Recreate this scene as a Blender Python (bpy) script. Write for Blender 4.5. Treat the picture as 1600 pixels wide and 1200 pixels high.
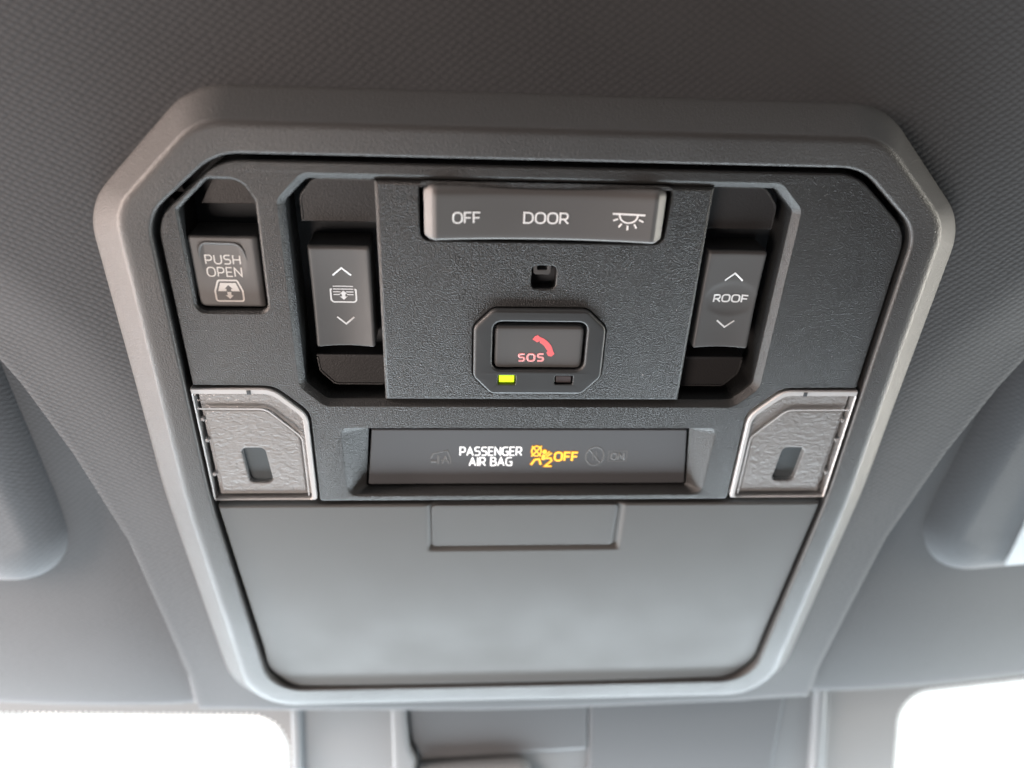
import bpy, bmesh, math, random
from math import sin, cos, pi, sqrt, radians, hypot, atan2
from mathutils import Vector, Matrix
from mathutils.geometry import tessellate_polygon

# ------------------------------------------------------------------ scene
scene = bpy.context.scene
for o in list(bpy.data.objects):
    bpy.data.objects.remove(o)
col = scene.collection
scene.render.engine = 'CYCLES'
scene.view_settings.view_transform = 'Standard'
scene.view_settings.look = 'None'
scene.view_settings.gamma = 1
scene.view_settings.exposure = 0.0
scene.view_settings.use_curve_mapping = False

# local console frame: u to the right, v towards the rear of the car (up in the picture),
# w out of the roof towards the driver; millimetres.  The console hangs from the roof.
TILT = radians(8)
MM = 0.001
ROT = Matrix(((1, 0, 0), (0, -cos(TILT), -sin(TILT)), (0, sin(TILT), -cos(TILT)))).to_4x4()
T = Matrix.Translation((0, 0, 1.35)) @ ROT


def L(u, v, w=0.0):
    return Vector((u * MM, v * MM, w * MM))


# camera
cam_d = bpy.data.cameras.new('camera')
cam = bpy.data.objects.new('camera', cam_d)
col.objects.link(cam)
ax = Vector((0.0668524, -0.50992128, -0.85761941)).normalized()
up = Vector((-0.00450391, 0.85937933, -0.51131877))
zc = -ax
xc = up.cross(zc).normalized()
yc = zc.cross(xc)
cm = Matrix((xc, yc, zc)).transposed().to_4x4()
cm.translation = L(-20.412, 100.856, 183.265)
cam.matrix_world = T @ cm
cam_d.sensor_width = 36
cam_d.lens = 1210.54 / 1600 * 36
cam_d.clip_start = 0.005
cam_d.clip_end = 60
cam_d.dof.use_dof = True
cam_d.dof.focus_distance = 0.208
cam_d.dof.aperture_fstop = 5.8
scene.camera = cam

# cabin light that comes back from seats and trim
world = bpy.data.worlds.new('World')
scene.world = world
world.use_nodes = True
bg = world.node_tree.nodes['Background']
bg.inputs['Color'].default_value = (0.96, 0.96, 1.0, 1)
bg.inputs['Strength'].default_value = 0.05


def window_or_fill_lamp(name, pos, target, sx, sy, radiance, colour):
    d = bpy.data.lights.new(name, 'AREA')
    d.shape = 'RECTANGLE'
    d.size = sx * MM
    d.size_y = sy * MM
    d.energy = radiance * pi * sx * sy * 1e-6
    d.color = colour
    o = bpy.data.objects.new(name, d)
    col.objects.link(o)
    z = (L(*pos) - L(*target)).normalized()
    x = Vector((1, 0, 0)) if abs(z.x) < .7 else Vector((0, 1, 0))
    y = z.cross(x).normalized()
    x = y.cross(z)
    m = Matrix((x, y, z)).transposed().to_4x4()
    m.translation = L(*pos)
    o.matrix_world = T @ m
    return o


# daylight through the windscreen (the overcast sky behind the glass) and through both door windows
GA = radians(27)
G0 = (0.0, -165.0, -26.0)


def G(u, t, d=0.0):                      # point on the windscreen: t mm forward along the glass, d mm inside it
    return (u, G0[1] - cos(GA) * t + sin(GA) * d, G0[2] + sin(GA) * t + cos(GA) * d)


window_or_fill_lamp('windscreen_daylight', (-70, -262, 62), (-60, -125, 0), 1250, 92, 19.0, (0.82, 0.93, 1.0))
window_or_fill_lamp('driver_window_daylight', (-480, 85, 38), (-100, 40, 0), 560, 76, 42.0, (1.0, 0.81, 0.72))
window_or_fill_lamp('driver_side_fill', (-275, -105, 390), (-80, 0, 0), 200, 200, 12.0, (1.0, 0.85, 0.77))  # added fill lamp to brighten the left panels, not a window
window_or_fill_lamp('passenger_window_daylight', (520, -95, 11), (100, -30, 0), 460, 32, 70.0, (1.0, 0.95, 0.84))


# ------------------------------------------------------------------ materials
def mat(name, colour, rough=.5, spec=.5, grain=0, bump=.0, dist=.05, detail=2.0, var=0.0, coat=0, emis=None, es=0, sheen=0, grain2=0, bump2=0):
    m = bpy.data.materials.new(name)
    m.use_nodes = True
    nt = m.node_tree
    b = nt.nodes['Principled BSDF']
    b.inputs['Base Color'].default_value = (*colour, 1)
    b.inputs['Roughness'].default_value = rough
    b.inputs['Specular IOR Level'].default_value = spec
    b.inputs['Coat Weight'].default_value = coat
    if sheen:
        b.inputs['Sheen Weight'].default_value = sheen
        b.inputs['Sheen Roughness'].default_value = .5
    if emis:
        b.inputs['Emission Color'].default_value = (*emis, 1)
        b.inputs['Emission Strength'].default_value = es
    if grain or var:
        tc = nt.nodes.new('ShaderNodeTexCoord')
    if grain:
        n = nt.nodes.new('ShaderNodeTexNoise')
        n.inputs['Scale'].default_value = 1000.0 / grain
        n.inputs['Detail'].default_value = detail
        n.inputs['Roughness'].default_value = .6
        nt.links.new(tc.outputs['Object'], n.inputs['Vector'])
        bp = nt.nodes.new('ShaderNodeBump')
        bp.inputs['Strength'].default_value = bump
        bp.inputs['Distance'].default_value = dist * MM
        nt.links.new(n.outputs['Fac'], bp.inputs['Height'])
        if grain2:
            v = nt.nodes.new('ShaderNodeTexVoronoi')
            v.inputs['Scale'].default_value = 1000.0 / grain2
            nt.links.new(tc.outputs['Object'], v.inputs['Vector'])
            b2 = nt.nodes.new('ShaderNodeBump')
            b2.inputs['Strength'].default_value = bump2
            b2.inputs['Distance'].default_value = dist * MM
            nt.links.new(v.outputs['Distance'], b2.inputs['Height'])
            nt.links.new(b2.outputs['Normal'], bp.inputs['Normal'])
        nt.links.new(bp.outputs['Normal'], b.inputs['Normal'])
    if var:
        n3 = nt.nodes.new('ShaderNodeTexNoise')
        n3.inputs['Scale'].default_value = 55
        n3.inputs['Detail'].default_value = 6
        nt.links.new(tc.outputs['Object'], n3.inputs['Vector'])
        mr = nt.nodes.new('ShaderNodeMapRange')
        mr.inputs['From Min'].default_value = .3
        mr.inputs['From Max'].default_value = .7
        mr.inputs['To Min'].default_value = rough - var
        mr.inputs['To Max'].default_value = rough + var
        nt.links.new(n3.outputs['Fac'], mr.inputs['Value'])
        nt.links.new(mr.outputs['Result'], b.inputs['Roughness'])
    return m


M = {}
M['bezel'] = mat('bezel_plastic', (.052, .050, .049), .44, .46, .4, 1.0, .14, 1.5, .04)
M['panel'] = mat('grained_plastic', (.036, .0355, .035), .34, .46, .36, 1.0, .19, 1.5, .04)
M['centre'] = mat('coarse_grained_plastic', (.032, .032, .032), .30, .44, .35, 1.0, .26, 1.5, .04)
M['tray'] = mat('tray_plastic', (.036, .034, .034), .50, .4, .45, .8, .10, 1, .04)
M['dark'] = mat('dark_cavity_plastic', (.055, .059, .064), .6, .3, .6, .2, .05)
M['switch'] = mat('switch_plastic', (.110, .106, .104), .42, .45, .25, .12, .03, 2, .05)
M['sosring'] = mat('satin_black_plastic', (.040, .041, .042), .42, .45, .3, .12, .03, 2, .04)
M['screen'] = mat('smoked_display', (.092, .092, .096), .55, .3, .9, .05, .03, 2, .03)
M['door'] = mat('door_plastic', (.090, .087, .084), .54, .30, .5, .45, .06, 2, .05, grain2=26, bump2=.35)
M['white'] = mat('white_print', (.82, .80, .79), .5, .3)
M['cream'] = mat('cream_print', (.86, .80, .75), .5, .3)
M['grey'] = mat('grey_print', (.13, .12, .115), .5, .3)
M['red'] = mat('red_print', (.86, .16, .17), .5, .3, emis=(1, .12, .12), es=.12)  # print with a faint glow of its own added
M['pink'] = mat('pink_print', (.90, .38, .38), .5, .3, emis=(1, .2, .2), es=.10)  # a little emission is mixed into this print too
M['ghost'] = mat('unlit_print', (.128, .124, .120), .45, .4)
M['lit'] = mat('lit_white', (.8, .8, .8), .5, .3, emis=(1, .97, .95), es=.75)
M['amber'] = mat('lit_amber', (.8, .45, .05), .5, .3, emis=(1, .60, .05), es=.95)
M['orange'] = mat('lit_orange_halo', (.25, .08, .01), .5, .3, emis=(.75, .22, .0), es=.35)
M['green'] = mat('lit_green_led', (.5, .8, .02), .4, .4, emis=(.72, 1.0, .02), es=.95)
M['ledoff'] = mat('unlit_led', (.085, .07, .07), .3, .5, .5, .3)
M['frit'] = mat('windscreen_ceramic_band', (.20, .19, .185), .6, .4)  # black ceramic, with veiling glare painted in as grey
M['cover'] = mat('sensor_cover_plastic', (.20, .205, .21), .5, .4, .8, .1)
M['coverdark'] = mat('sensor_cover_dark_plastic', (.12, .124, .13), .5, .4, .8, .1)
M['strip'] = mat('pale_strip', (.40, .42, .43), .5, .3)
M['led_window'] = mat('lamp_window', (.13, .15, .16), .5, .3)
M['lint'] = mat('lint', (.7, .68, .66), .8, .1)


def fabric(name, colour, pitch, bump):
    m = mat(name, colour, .95, .12, sheen=.25)
    nt = m.node_tree
    b = nt.nodes['Principled BSDF']
    tc = nt.nodes.new('ShaderNodeTexCoord')
    mp = nt.nodes.new('ShaderNodeMapping')
    mp.inputs['Rotation'].default_value = (0, 0, radians(38))
    mp.inputs['Scale'].default_value = (1000 / pitch * .62, 1000 / pitch, 1000 / pitch * .62)
    nt.links.new(tc.outputs['Object'], mp.inputs['Vector'])
    # fine wobble so that rows are not ruled
    nz = nt.nodes.new('ShaderNodeTexNoise')
    nz.inputs['Scale'].default_value = 90
    nt.links.new(tc.outputs['Object'], nz.inputs['Vector'])
    mx = nt.nodes.new('ShaderNodeVectorMath')
    mx.operation = 'MULTIPLY_ADD'
    mx.inputs[1].default_value = (1.1, 1.1, 1.1)
    nt.links.new(nz.outputs['Color'], mx.inputs[0])
    nt.links.new(mp.outputs['Vector'], mx.inputs[2])
    vo = nt.nodes.new('ShaderNodeTexVoronoi')
    vo.voronoi_dimensions = '2D'
    vo.feature = 'F1'
    vo.inputs['Scale'].default_value = 1
    vo.inputs['Randomness'].default_value = .22
    nt.links.new(mx.outputs['Vector'], vo.inputs['Vector'])
    inv = nt.nodes.new('ShaderNodeMath')
    inv.operation = 'SUBTRACT'
    inv.inputs[0].default_value = 1
    nt.links.new(vo.outputs['Distance'], inv.inputs[1])
    n2 = nt.nodes.new('ShaderNodeTexNoise')
    n2.inputs['Scale'].default_value = 2600
    n2.inputs['Detail'].default_value = 3
    nt.links.new(tc.outputs['Object'], n2.inputs['Vector'])
    ad = nt.nodes.new('ShaderNodeMath')
    ad.operation = 'MULTIPLY_ADD'
    ad.inputs[1].default_value = .25
    nt.links.new(n2.outputs['Fac'], ad.inputs[0])
    nt.links.new(inv.outputs[0], ad.inputs[2])
    bp = nt.nodes.new('ShaderNodeBump')
    bp.inputs['Strength'].default_value = bump
    bp.inputs['Distance'].default_value = .35 * MM
    nt.links.new(ad.outputs[0], bp.inputs['Height'])
    nt.links.new(bp.outputs['Normal'], b.inputs['Normal'])
    # threads: colour gets darker in the valleys between stitches
    cr = nt.nodes.new('ShaderNodeMapRange')
    cr.inputs['From Min'].default_value = .15
    cr.inputs['From Max'].default_value = .62
    cr.inputs['To Min'].default_value = 1.0
    cr.inputs['To Max'].default_value = .79
    nt.links.new(vo.outputs['Distance'], cr.inputs['Value'])
    ml = nt.nodes.new('ShaderNodeMix')
    ml.data_type = 'RGBA'
    ml.blend_type = 'MULTIPLY'
    n4 = nt.nodes.new('ShaderNodeTexNoise')           # nap lies differently from place to place
    n4.inputs['Scale'].default_value = 22
    n4.inputs['Detail'].default_value = 4
    nt.links.new(tc.outputs['Object'], n4.inputs['Vector'])
    m4 = nt.nodes.new('ShaderNodeMapRange')
    m4.inputs['From Min'].default_value = .35
    m4.inputs['From Max'].default_value = .65
    m4.inputs['To Min'].default_value = .25
    m4.inputs['To Max'].default_value = 1.0
    nt.links.new(n4.outputs['Fac'], m4.inputs['Value'])
    nt.links.new(m4.outputs['Result'], ml.inputs['Factor'])
    ml.inputs['A'].default_value = (*colour, 1)
    nt.links.new(cr.outputs['Result'], ml.inputs['B'])
    nt.links.new(ml.outputs['Result'], b.inputs['Base Color'])
    return m


M['fabric'] = fabric('headliner_knit', (.068, .069, .072), 1.2, .34)
M['visor'] = fabric('visor_knit', (.074, .077, .082), 1.25, .3)


def clear_mat(name, tint, gloss_fac, rough, wave=0, wstr=0):
    m = bpy.data.materials.new(name)
    m.use_nodes = True
    nt = m.node_tree
    nt.nodes.remove(nt.nodes['Principled BSDF'])
    out = nt.nodes['Material Output']
    tr = nt.nodes.new('ShaderNodeBsdfTransparent')
    tr.inputs['Color'].default_value = (*tint, 1)
    gl = nt.nodes.new('ShaderNodeBsdfGlossy')
    gl.inputs['Roughness'].default_value = rough
    fr = nt.nodes.new('ShaderNodeLayerWeight')        # Schlick: .04 head-on, rising at the edge
    pw = nt.nodes.new('ShaderNodeMath')
    pw.operation = 'POWER'
    pw.inputs[1].default_value = 5
    nt.links.new(fr.outputs['Facing'], pw.inputs[0])
    ml = nt.nodes.new('ShaderNodeMath')
    ml.operation = 'MULTIPLY_ADD'
    ml.inputs[1].default_value = .9 * gloss_fac
    ml.inputs[2].default_value = .045 * gloss_fac
    nt.links.new(pw.outputs[0], ml.inputs[0])
    mx = nt.nodes.new('ShaderNodeMixShader')
    nt.links.new(ml.outputs[0], mx.inputs[0])
    nt.links.new(tr.outputs[0], mx.inputs[1])
    nt.links.new(gl.outputs[0], mx.inputs[2])
    nt.links.new(mx.outputs[0], out.inputs['Surface'])
    if wave:
        tc = nt.nodes.new('ShaderNodeTexCoord')
        n = nt.nodes.new('ShaderNodeTexNoise')
        n.inputs['Scale'].default_value = 1000 / wave
        nt.links.new(tc.outputs['Object'], n.inputs['Vector'])
        bp = nt.nodes.new('ShaderNodeBump')
        bp.inputs['Strength'].default_value = wstr
        bp.inputs['Distance'].default_value = .2 * MM
        nt.links.new(n.outputs['Fac'], bp.inputs['Height'])
        nt.links.new(bp.outputs['Normal'], gl.inputs['Normal'])
        nt.links.new(bp.outputs['Normal'], fr.inputs['Normal'])
    return m


M['glass'] = clear_mat('windscreen_glass', (.97, .985, .98), 1.0, .0)
M['acrylic'] = clear_mat('clear_acrylic', (.95, .95, .95), 1.9, .07, 1.5, .5)
M['rim'] = mat('acrylic_edge', (.54, .53, .525), .12, .6, 1.4, .25, .1, coat=.4)


def diffuser_mat():
    m = mat('rippled_diffuser', (.46, .45, .445), .36, .5)
    nt = m.node_tree
    b = nt.nodes['Principled BSDF']
    tc = nt.nodes.new('ShaderNodeTexCoord')
    mp = nt.nodes.new('ShaderNodeMapping')
    mp.inputs['Scale'].default_value = (1, 1.7, 1)
    nt.links.new(tc.outputs['Object'], mp.inputs['Vector'])
    n = nt.nodes.new('ShaderNodeTexNoise')
    n.inputs['Scale'].default_value = 560
    n.inputs['Detail'].default_value = 3
    n.inputs['Distortion'].default_value = .6
    nt.links.new(mp.outputs['Vector'], n.inputs['Vector'])
    bp = nt.nodes.new('ShaderNodeBump')
    bp.inputs['Strength'].default_value = .85
    bp.inputs['Distance'].default_value = .5 * MM
    nt.links.new(n.outputs['Fac'], bp.inputs['Height'])
    nt.links.new(bp.outputs['Normal'], b.inputs['Normal'])
    return m


M['diffuser'] = diffuser_mat()


# ------------------------------------------------------------------ mesh helpers (local mm)
def finish(name, verts, faces, material, parent=None, origin=(0, 0, 0), smooth=True, angle=34, weighted=True):
    me = bpy.data.meshes.new(name)
    ox, oy, oz = origin
    me.from_pydata([((x - ox) * MM, (y - oy) * MM, (z - oz) * MM) for x, y, z in verts], [], faces)
    me.validate()
    bm = bmesh.new()
    bm.from_mesh(me)
    bmesh.ops.remove_doubles(bm, verts=bm.verts, dist=1e-7)
    bmesh.ops.recalc_face_normals(bm, faces=bm.faces)
    bm.to_mesh(me)
    bm.free()
    if smooth:
        me.polygons.foreach_set('use_smooth', [True] * len(me.polygons))
        me.set_sharp_from_angle(angle=radians(angle))
    me.materials.append(M[material] if isinstance(material, str) else material)
    o = bpy.data.objects.new(name, me)
    col.objects.link(o)
    if parent is None:
        o.matrix_world = T @ Matrix.Translation(L(*origin))
    else:
        o.parent = parent
    if smooth and weighted:
        wn = o.modifiers.new('weighted', 'WEIGHTED_NORMAL')
        wn.keep_sharp = True
    return o


def thing(name, label, cat, origin=(0, 0, 0), group=None):
    o = bpy.data.objects.new(name, None)
    o.empty_display_size = .02
    col.objects.link(o)
    o.matrix_world = T @ Matrix.Translation(L(*origin))
    tag(o, label, cat, group)
    return o


def tag(o, label, cat=None, group=None):
    o['label'] = label
    if cat:
        o['category'] = cat
    if group:
        o['group'] = group
    return o


def rounded(pts, seg=6, closed=True):
    """pts: (x, y[, r]) -> list of points with rounded corners (seg+1 points for every corner with r)"""
    out = []
    n = len(pts)
    for i, p in enumerate(pts):
        r = p[2] if len(p) > 2 else 0
        P = Vector(p[:2])
        if not closed and (i == 0 or i == n - 1) or r <= 0:
            out.append((P.x, P.y))
            continue
        A = Vector(pts[i - 1][:2])
        B = Vector(pts[(i + 1) % n][:2])
        a = (A - P)
        b = (B - P)
        la, lb = a.length, b.length
        a /= la
        b /= lb
        ang = a.angle(b)
        if ang > pi - 1e-3:
            for k in range(seg + 1):
                out.append((P.x, P.y) if k == 0 else (P.x + b.x * 1e-3 * k, P.y + b.y * 1e-3 * k))
            continue
        d = min(r / math.tan(ang / 2), la * .49, lb * .49)
        r = d * math.tan(ang / 2)
        c = P + (a + b).normalized() * (r / sin(ang / 2))
        s = P + a * d
        e = P + b * d
        a0 = atan2(s.y - c.y, s.x - c.x)
        a1 = atan2(e.y - c.y, e.x - c.x)
        da = (a1 - a0 + pi) % (2 * pi) - pi
        for k in range(seg + 1):
            t = a0 + da * k / seg
            out.append((c.x + r * cos(t), c.y + r * sin(t)))
    return out


def area2(p):
    return sum(p[i - 1][0] * p[i][1] - p[i][0] * p[i - 1][1] for i in range(len(p)))


def ccw(p):
    return p if area2(p) > 0 else p[::-1]


def offset(p, d):
    """grow a ccw polygon outward by d"""
    n = len(p)
    out = []
    for i in range(n):
        a, b, c = Vector(p[i - 1]), Vector(p[i]), Vector(p[(i + 1) % n])
        e1 = b - a
        e2 = c - b
        if e1.length < 1e-7:
            e1 = e2
        if e2.length < 1e-7:
            e2 = e1
        n1 = Vector((e1.y, -e1.x)).normalized()
        n2 = Vector((e2.y, -e2.x)).normalized()
        m = n1 + n2
        if m.length < 1e-6:
            m = n1
        m.normalize()
        k = d / max(.45, m.dot(n1))
        out.append((b.x + m.x * k, b.y + m.y * k))
    return out


def mirror(p):
    return [(-q[0],) + tuple(q[1:]) for q in p][::-1]


def skin(loops, verts, faces, closed=True):
    """loops: list of lists of 3D points of the same length, joined one to the next"""
    base = len(verts)
    n = len(loops[0])
    for lp in loops:
        verts.extend(lp)
    for k in range(len(loops) - 1):
        for i in range(n if closed else n - 1):
            j = (i + 1) % n
            faces.append((base + k * n + i, base + k * n + j, base + (k + 1) * n + j, base + (k + 1) * n + i))
    return base


def cap(loops3, verts, faces):
    """fill a face with holes; loops3[0] is the outside"""
    base = len(verts)
    for lp in loops3:
        verts.extend(lp)
    tris = tessellate_polygon([[Vector((x, y, 0)) for x, y, z in lp] for lp in loops3])
    for t in tris:
        faces.append(tuple(base + i for i in t))


def at(p, w):
    return [(x, y, w) for x, y in p]


def edge_profile(c, d, n=3):
    """rounded-over edge: list of (inset, drop)"""
    return [(c * (1 - sin(pi / 2 * k / n)), d * (1 - cos(pi / 2 * k / n))) for k in range(n + 1)]


def plate(name, outer, holes, w, depth, material, parent, edge=.4, hole_edges=None, fn=None, back=False, smooth=True, angle=34, origin=(0, 0, 0)):
    """flat panel with rounded-over edges and openings; hole_edges: (width, drop) for every opening"""
    verts, faces = [], []
    outer = ccw(outer)
    tops = []
    pr = edge_profile(edge, edge)
    loops = [at(offset(outer, -i), w - d) for i, d in pr] + [at(outer, w - depth)]
    skin(loops, verts, faces)
    tops.append(loops[0])
    for k, h in enumerate(holes):
        h = ccw(h)
        c, d = hole_edges[k] if hole_edges else (edge, edge)
        pr2 = edge_profile(c, d) if abs(c - d) < 1e-6 else [(c, 0), (c * .86, d * .06), (.12 * c, d * .9), (0, d)]
        lp = [at(offset(h, i), w - dd) for i, dd in pr2] + [at(h, w - depth)]
        skin(lp, verts, faces)
        tops.append(lp[0])
    cap(tops, verts, faces)
    if back:
        cap([at(outer, w - depth)], verts, faces)
    if fn:
        verts = [(x, y, z + fn(x, y)) for x, y, z in verts]
    return finish(name, verts, faces, material, parent, smooth=smooth, angle=angle, origin=origin)


def samples(a, b, ra, rb, step):
    s = []
    for k in range(7):
        s.append(a + ra * (k / 6) ** 1.6)
    n = max(2, int((b - a - ra - rb) / step))
    for k in range(1, n):
        s.append(a + ra + (b - a - ra - rb) * k / n)
    for k in range(7):
        s.append(b - rb * (1 - k / 6) ** 1.6)
    return s


def pad(name, u0, u1, v0, v1, h, roll, depth, material, parent, corner=1.0, step=.8, angle=50):
    """key cap: top follows h(u, v); roll = ((width, drop) for left, right, front, rear) edges rolled over"""
    (rl, dl), (rr, dr), (rb, db), (rt, dt) = [r_[:2] for r_ in roll]
    lin = [len(r_) > 2 for r_ in roll]          # straight chamfer instead of a rolled edge
    us = samples(u0, u1, max(rl, .05), max(rr, .05), step)
    vs = samples(v0, v1, max(rb, .05), max(rt, .05), step)

    def q(e, r, d, straight=False):
        if e >= r or r <= 0:
            return 0
        x = 1 - e / r
        if straight:
            return d * (x - .12 * (1 - abs(2 * x - 1)) if x < .2 else x - .048)
        return d * (1 - sqrt(max(0, 1 - x * x)))
    verts, faces = [], []
    nu, nv = len(us), len(vs)
    cu0, cu1, cv0, cv1 = u0 + corner, u1 - corner, v0 + corner, v1 - corner
    for j, v in enumerate(vs):
        for i, u in enumerate(us):
            drop = q(u - u0, rl, dl, lin[0]) + q(u1 - u, rr, dr, lin[1]) + q(v - v0, rb, db) + q(v1 - v, rt, dt)
            drop = min(drop, max(dl, dr, db, dt))
            x, y = u, v
            if corner > 0:
                a = b = 0
                if u < cu0: a = (u - cu0) / corner
                elif u > cu1: a = (u - cu1) / corner
                if v < cv0: b = (v - cv0) / corner
                elif v > cv1: b = (v - cv1) / corner
                if a and b:
                    a2 = a * sqrt(1 - b * b / 2)
                    b2 = b * sqrt(1 - a * a / 2)
                    x = (cu0 if a < 0 else cu1) + a2 * corner
                    y = (cv0 if b < 0 else cv1) + b2 * corner
            verts.append((x, y, h(u, v) - drop))
    for j in range(nv - 1):
        for i in range(nu - 1):
            faces.append((j * nu + i, j * nu + i + 1, (j + 1) * nu + i + 1, (j + 1) * nu + i))
    ring = [i for i in range(nu)] + [j * nu + nu - 1 for j in range(1, nv)] + [(nv - 1) * nu + i for i in range(nu - 2, -1, -1)] + [j * nu for j in range(nv - 2, 0, -1)]
    b0 = len(verts)
    for r in ring:
        verts.append((verts[r][0], verts[r][1], -depth))
    m = len(ring)
    for k in range(m):
        faces.append((ring[k], ring[(k + 1) % m], b0 + (k + 1) % m, b0 + k))
    return finish(name, verts, faces, material, parent, angle=angle, weighted=False)


# ------------------------------------------------------------------ printed strokes
def ribbon(pts, sw, h0, h, surf, verts, faces, closed=False):
    """flat-topped stroke of width sw along 2D pts laid on surf(u, v)"""
    n = len(pts)
    if not closed:                                   # square ends
        a, b = Vector(pts[0]), Vector(pts[1])
        c, d = Vector(pts[-1]), Vector(pts[-2])
        pts = [tuple(a + (a - b).normalized() * sw * .12)] + list(pts[1:-1]) + [tuple(c + (c - d).normalized() * sw * .12)]
    rows = []
    for i in range(n):
        p = Vector(pts[i])
        if closed:
            a, c = Vector(pts[i - 1]), Vector(pts[(i + 1) % n])
        else:
            a = Vector(pts[max(0, i - 1)])
            c = Vector(pts[min(n - 1, i + 1)])
        e1 = (p - a)
        e2 = (c - p)
        if e1.length < 1e-6: e1 = e2
        if e2.length < 1e-6: e2 = e1
        e1.normalize()
        e2.normalize()
        n1 = Vector((-e1.y, e1.x))
        n2 = Vector((-e2.y, e2.x))
        m = (n1 + n2)
        m = m.normalized() if m.length > 1e-5 else n1
        k = min(1 / max(.3, m.dot(n1)), 1.9)
        row = []
        for s, hh in ((.5, h0), (.42, h), (-.42, h), (-.5, h0)):
            x, y = p.x + m.x * sw * s * k, p.y + m.y * sw * s * k
            row.append((x, y, surf(x, y) + hh))
        rows.append(row)
    base = len(verts)
    for r in rows:
        verts.extend(r)
    for i in range(n if closed else n - 1):
        j = (i + 1) % n
        for k in range(3):
            faces.append((base + i * 4 + k, base + i * 4 + k + 1, base + j * 4 + k + 1, base + j * 4 + k))
    if not closed:
        faces.append(tuple(base + k for k in range(4)))
        faces.append(tuple(base + (n - 1) * 4 + k for k in range(4)))


def blob(poly, h0, h, surf, verts, faces):
    poly = ccw(poly)
    top = [(x, y, surf(x, y) + h) for x, y in offset(poly, -.04)]
    skin([top, [(x, y, surf(x, y) + h0) for x, y in poly]], verts, faces)
    cap([top], verts, faces)


def dense(pts, closed=False, step=.6):
    out = []
    n = len(pts)
    for i in range(n if closed else n - 1):
        a, b = Vector(pts[i]), Vector(pts[(i + 1) % n])
        k = max(1, int((b - a).length / step))
        for t in range(k):
            out.append(tuple(a + (b - a) * t / k))
    if not closed:
        out.append(tuple(pts[-1]))
    return out


def strokes(name, items, sw, surf, material, parent, h=.045):
    """items: list of (points, closed) strokes, (points, closed, width) strokes, or ('fill', polygon)"""
    verts, faces = [], []
    for i, it in enumerate(items):
        hh = h + .006 * (i % 9)
        if it[0] == 'fill':
            blob(it[1], -.03, hh, surf, verts, faces)
        else:
            ribbon(dense(it[0], it[1]), it[2] if len(it) > 2 else sw, -.03, hh, surf, verts, faces, it[1])
    return finish(name, verts, faces, material, parent, angle=60, weighted=False)


GL = {   # width, strokes (points with corner radius, closed)
    'O': (.84, [([(0, 0, .36), (.84, 0, .36), (.84, 1, .36), (0, 1, .36)], True)]),
    'F': (.58, [([(0, 0), (0, 1), (.60, 1)], False), ([(0, .50), (.54, .50)], False)]),
    'D': (.78, [([(0, 0), (.78, 0, .42), (.78, 1, .42), (0, 1)], True)]),
    'R': (.68, [([(0, 0), (0, 1), (.66, 1, .26), (.66, .42, .26), (0, .42)], False), ([(.34, .42), (.72, 0)], False)]),
    'P': (.64, [([(0, 0), (0, 1), (.66, 1, .28), (.66, .40, .28), (0, .40)], False)]),
    'U': (.74, [([(0, 1), (0, 0, .34), (.74, 0, .34), (.74, 1)], False)]),
    'S': (.64, [([(.62, 1), (0, 1, .25), (0, .52, .24), (.64, .52, .24), (.64, 0, .25), (0, 0)], False)]),
    'H': (.72, [([(0, 0), (0, 1)], False), ([(.72, 0), (.72, 1)], False), ([(0, .5), (.72, .5)], False)]),
    'E': (.58, [([(.60, 1), (0, 1), (0, 0), (.60, 0)], False), ([(0, .5), (.54, .5)], False)]),
    'N': (.74, [([(0, 0), (0, 1), (.74, 0), (.74, 1)], False)]),
    'A': (.80, [([(0, 0), (.40, 1), (.80, 0)], False), ([(.15, .32), (.65, .32)], False)]),
    'G': (.74, [([(.72, 1), (0, 1, .36), (0, 0, .36), (.74, 0, .1), (.74, .48), (.44, .48)], False)]),
    'I': (.0, [([(0, 0), (0, 1)], False)]),
    'B': (.66, [([(0, 0), (0, 1), (.60, 1, .22), (.60, .53, .22), (0, .53)], False), ([(0, .53), (.68, .53, .24), (.68, 0, .24), (0, 0)], False)]),
    '2': (.68, [([(0, .98), (.68, 1, .26), (.68, .52, .2), (0, 0), (.72, 0)], False)]),
    ' ': (.20, []),
}


def lettering(text, u0, u1, v0, v1, sw, gap=.3):
    """strokes for text that exactly fills the box (stroke edges included)"""
    x = 0
    out = []
    hgt = v1 - v0 - sw
    for ch in text:
        w, st = GL[ch]
        for pts, closed in st:
            out.append(([(p[0] + x,) + tuple(p[1:]) for p in pts], closed))
        x += w + gap
    x -= gap
    k = (u1 - u0 - sw) / x
    res = []
    for pts, closed in out:
        q = [(u0 + sw / 2 + p[0] * k, v0 + sw / 2 + p[1] * hgt) + ((p[2] * min(k, hgt) * 1.0,) if len(p) > 2 else ()) for p in pts]
        res.append((rounded(q, 5, closed), closed))
    return res


# ------------------------------------------------------------------ outlines (half widths, symmetric about u = 0)
def ringline(P1, P2, Pm, P3, seg=8):
    right = [P3, Pm, P2, P1]
    pts = right + [(-x, y, r) for x, y, r in right[::-1]]
    return ccw(rounded(pts, seg))


GAP = ringline((76.5, 53.4, 15), (94.6, 38.0, 12), (93.4, -48, 300), (86.2, -133, 13))


def gap_half(v):                       # half width of the opening at height v
    if v > 38.0:
        return 76.5 + (94.6 - 76.5) * (53.4 - v) / 15.4
    if v > -48:
        return 93.4 + 1.2 * (v + 48) / 86
    return 86.2 + 7.2 * (v + 133) / 85


# ================================================================== SETTING: headliner
def smooth(a, b, x):
    t = min(1, max(0, (x - a) / (b - a)))
    return t * t * (3 - 2 * t)


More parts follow.
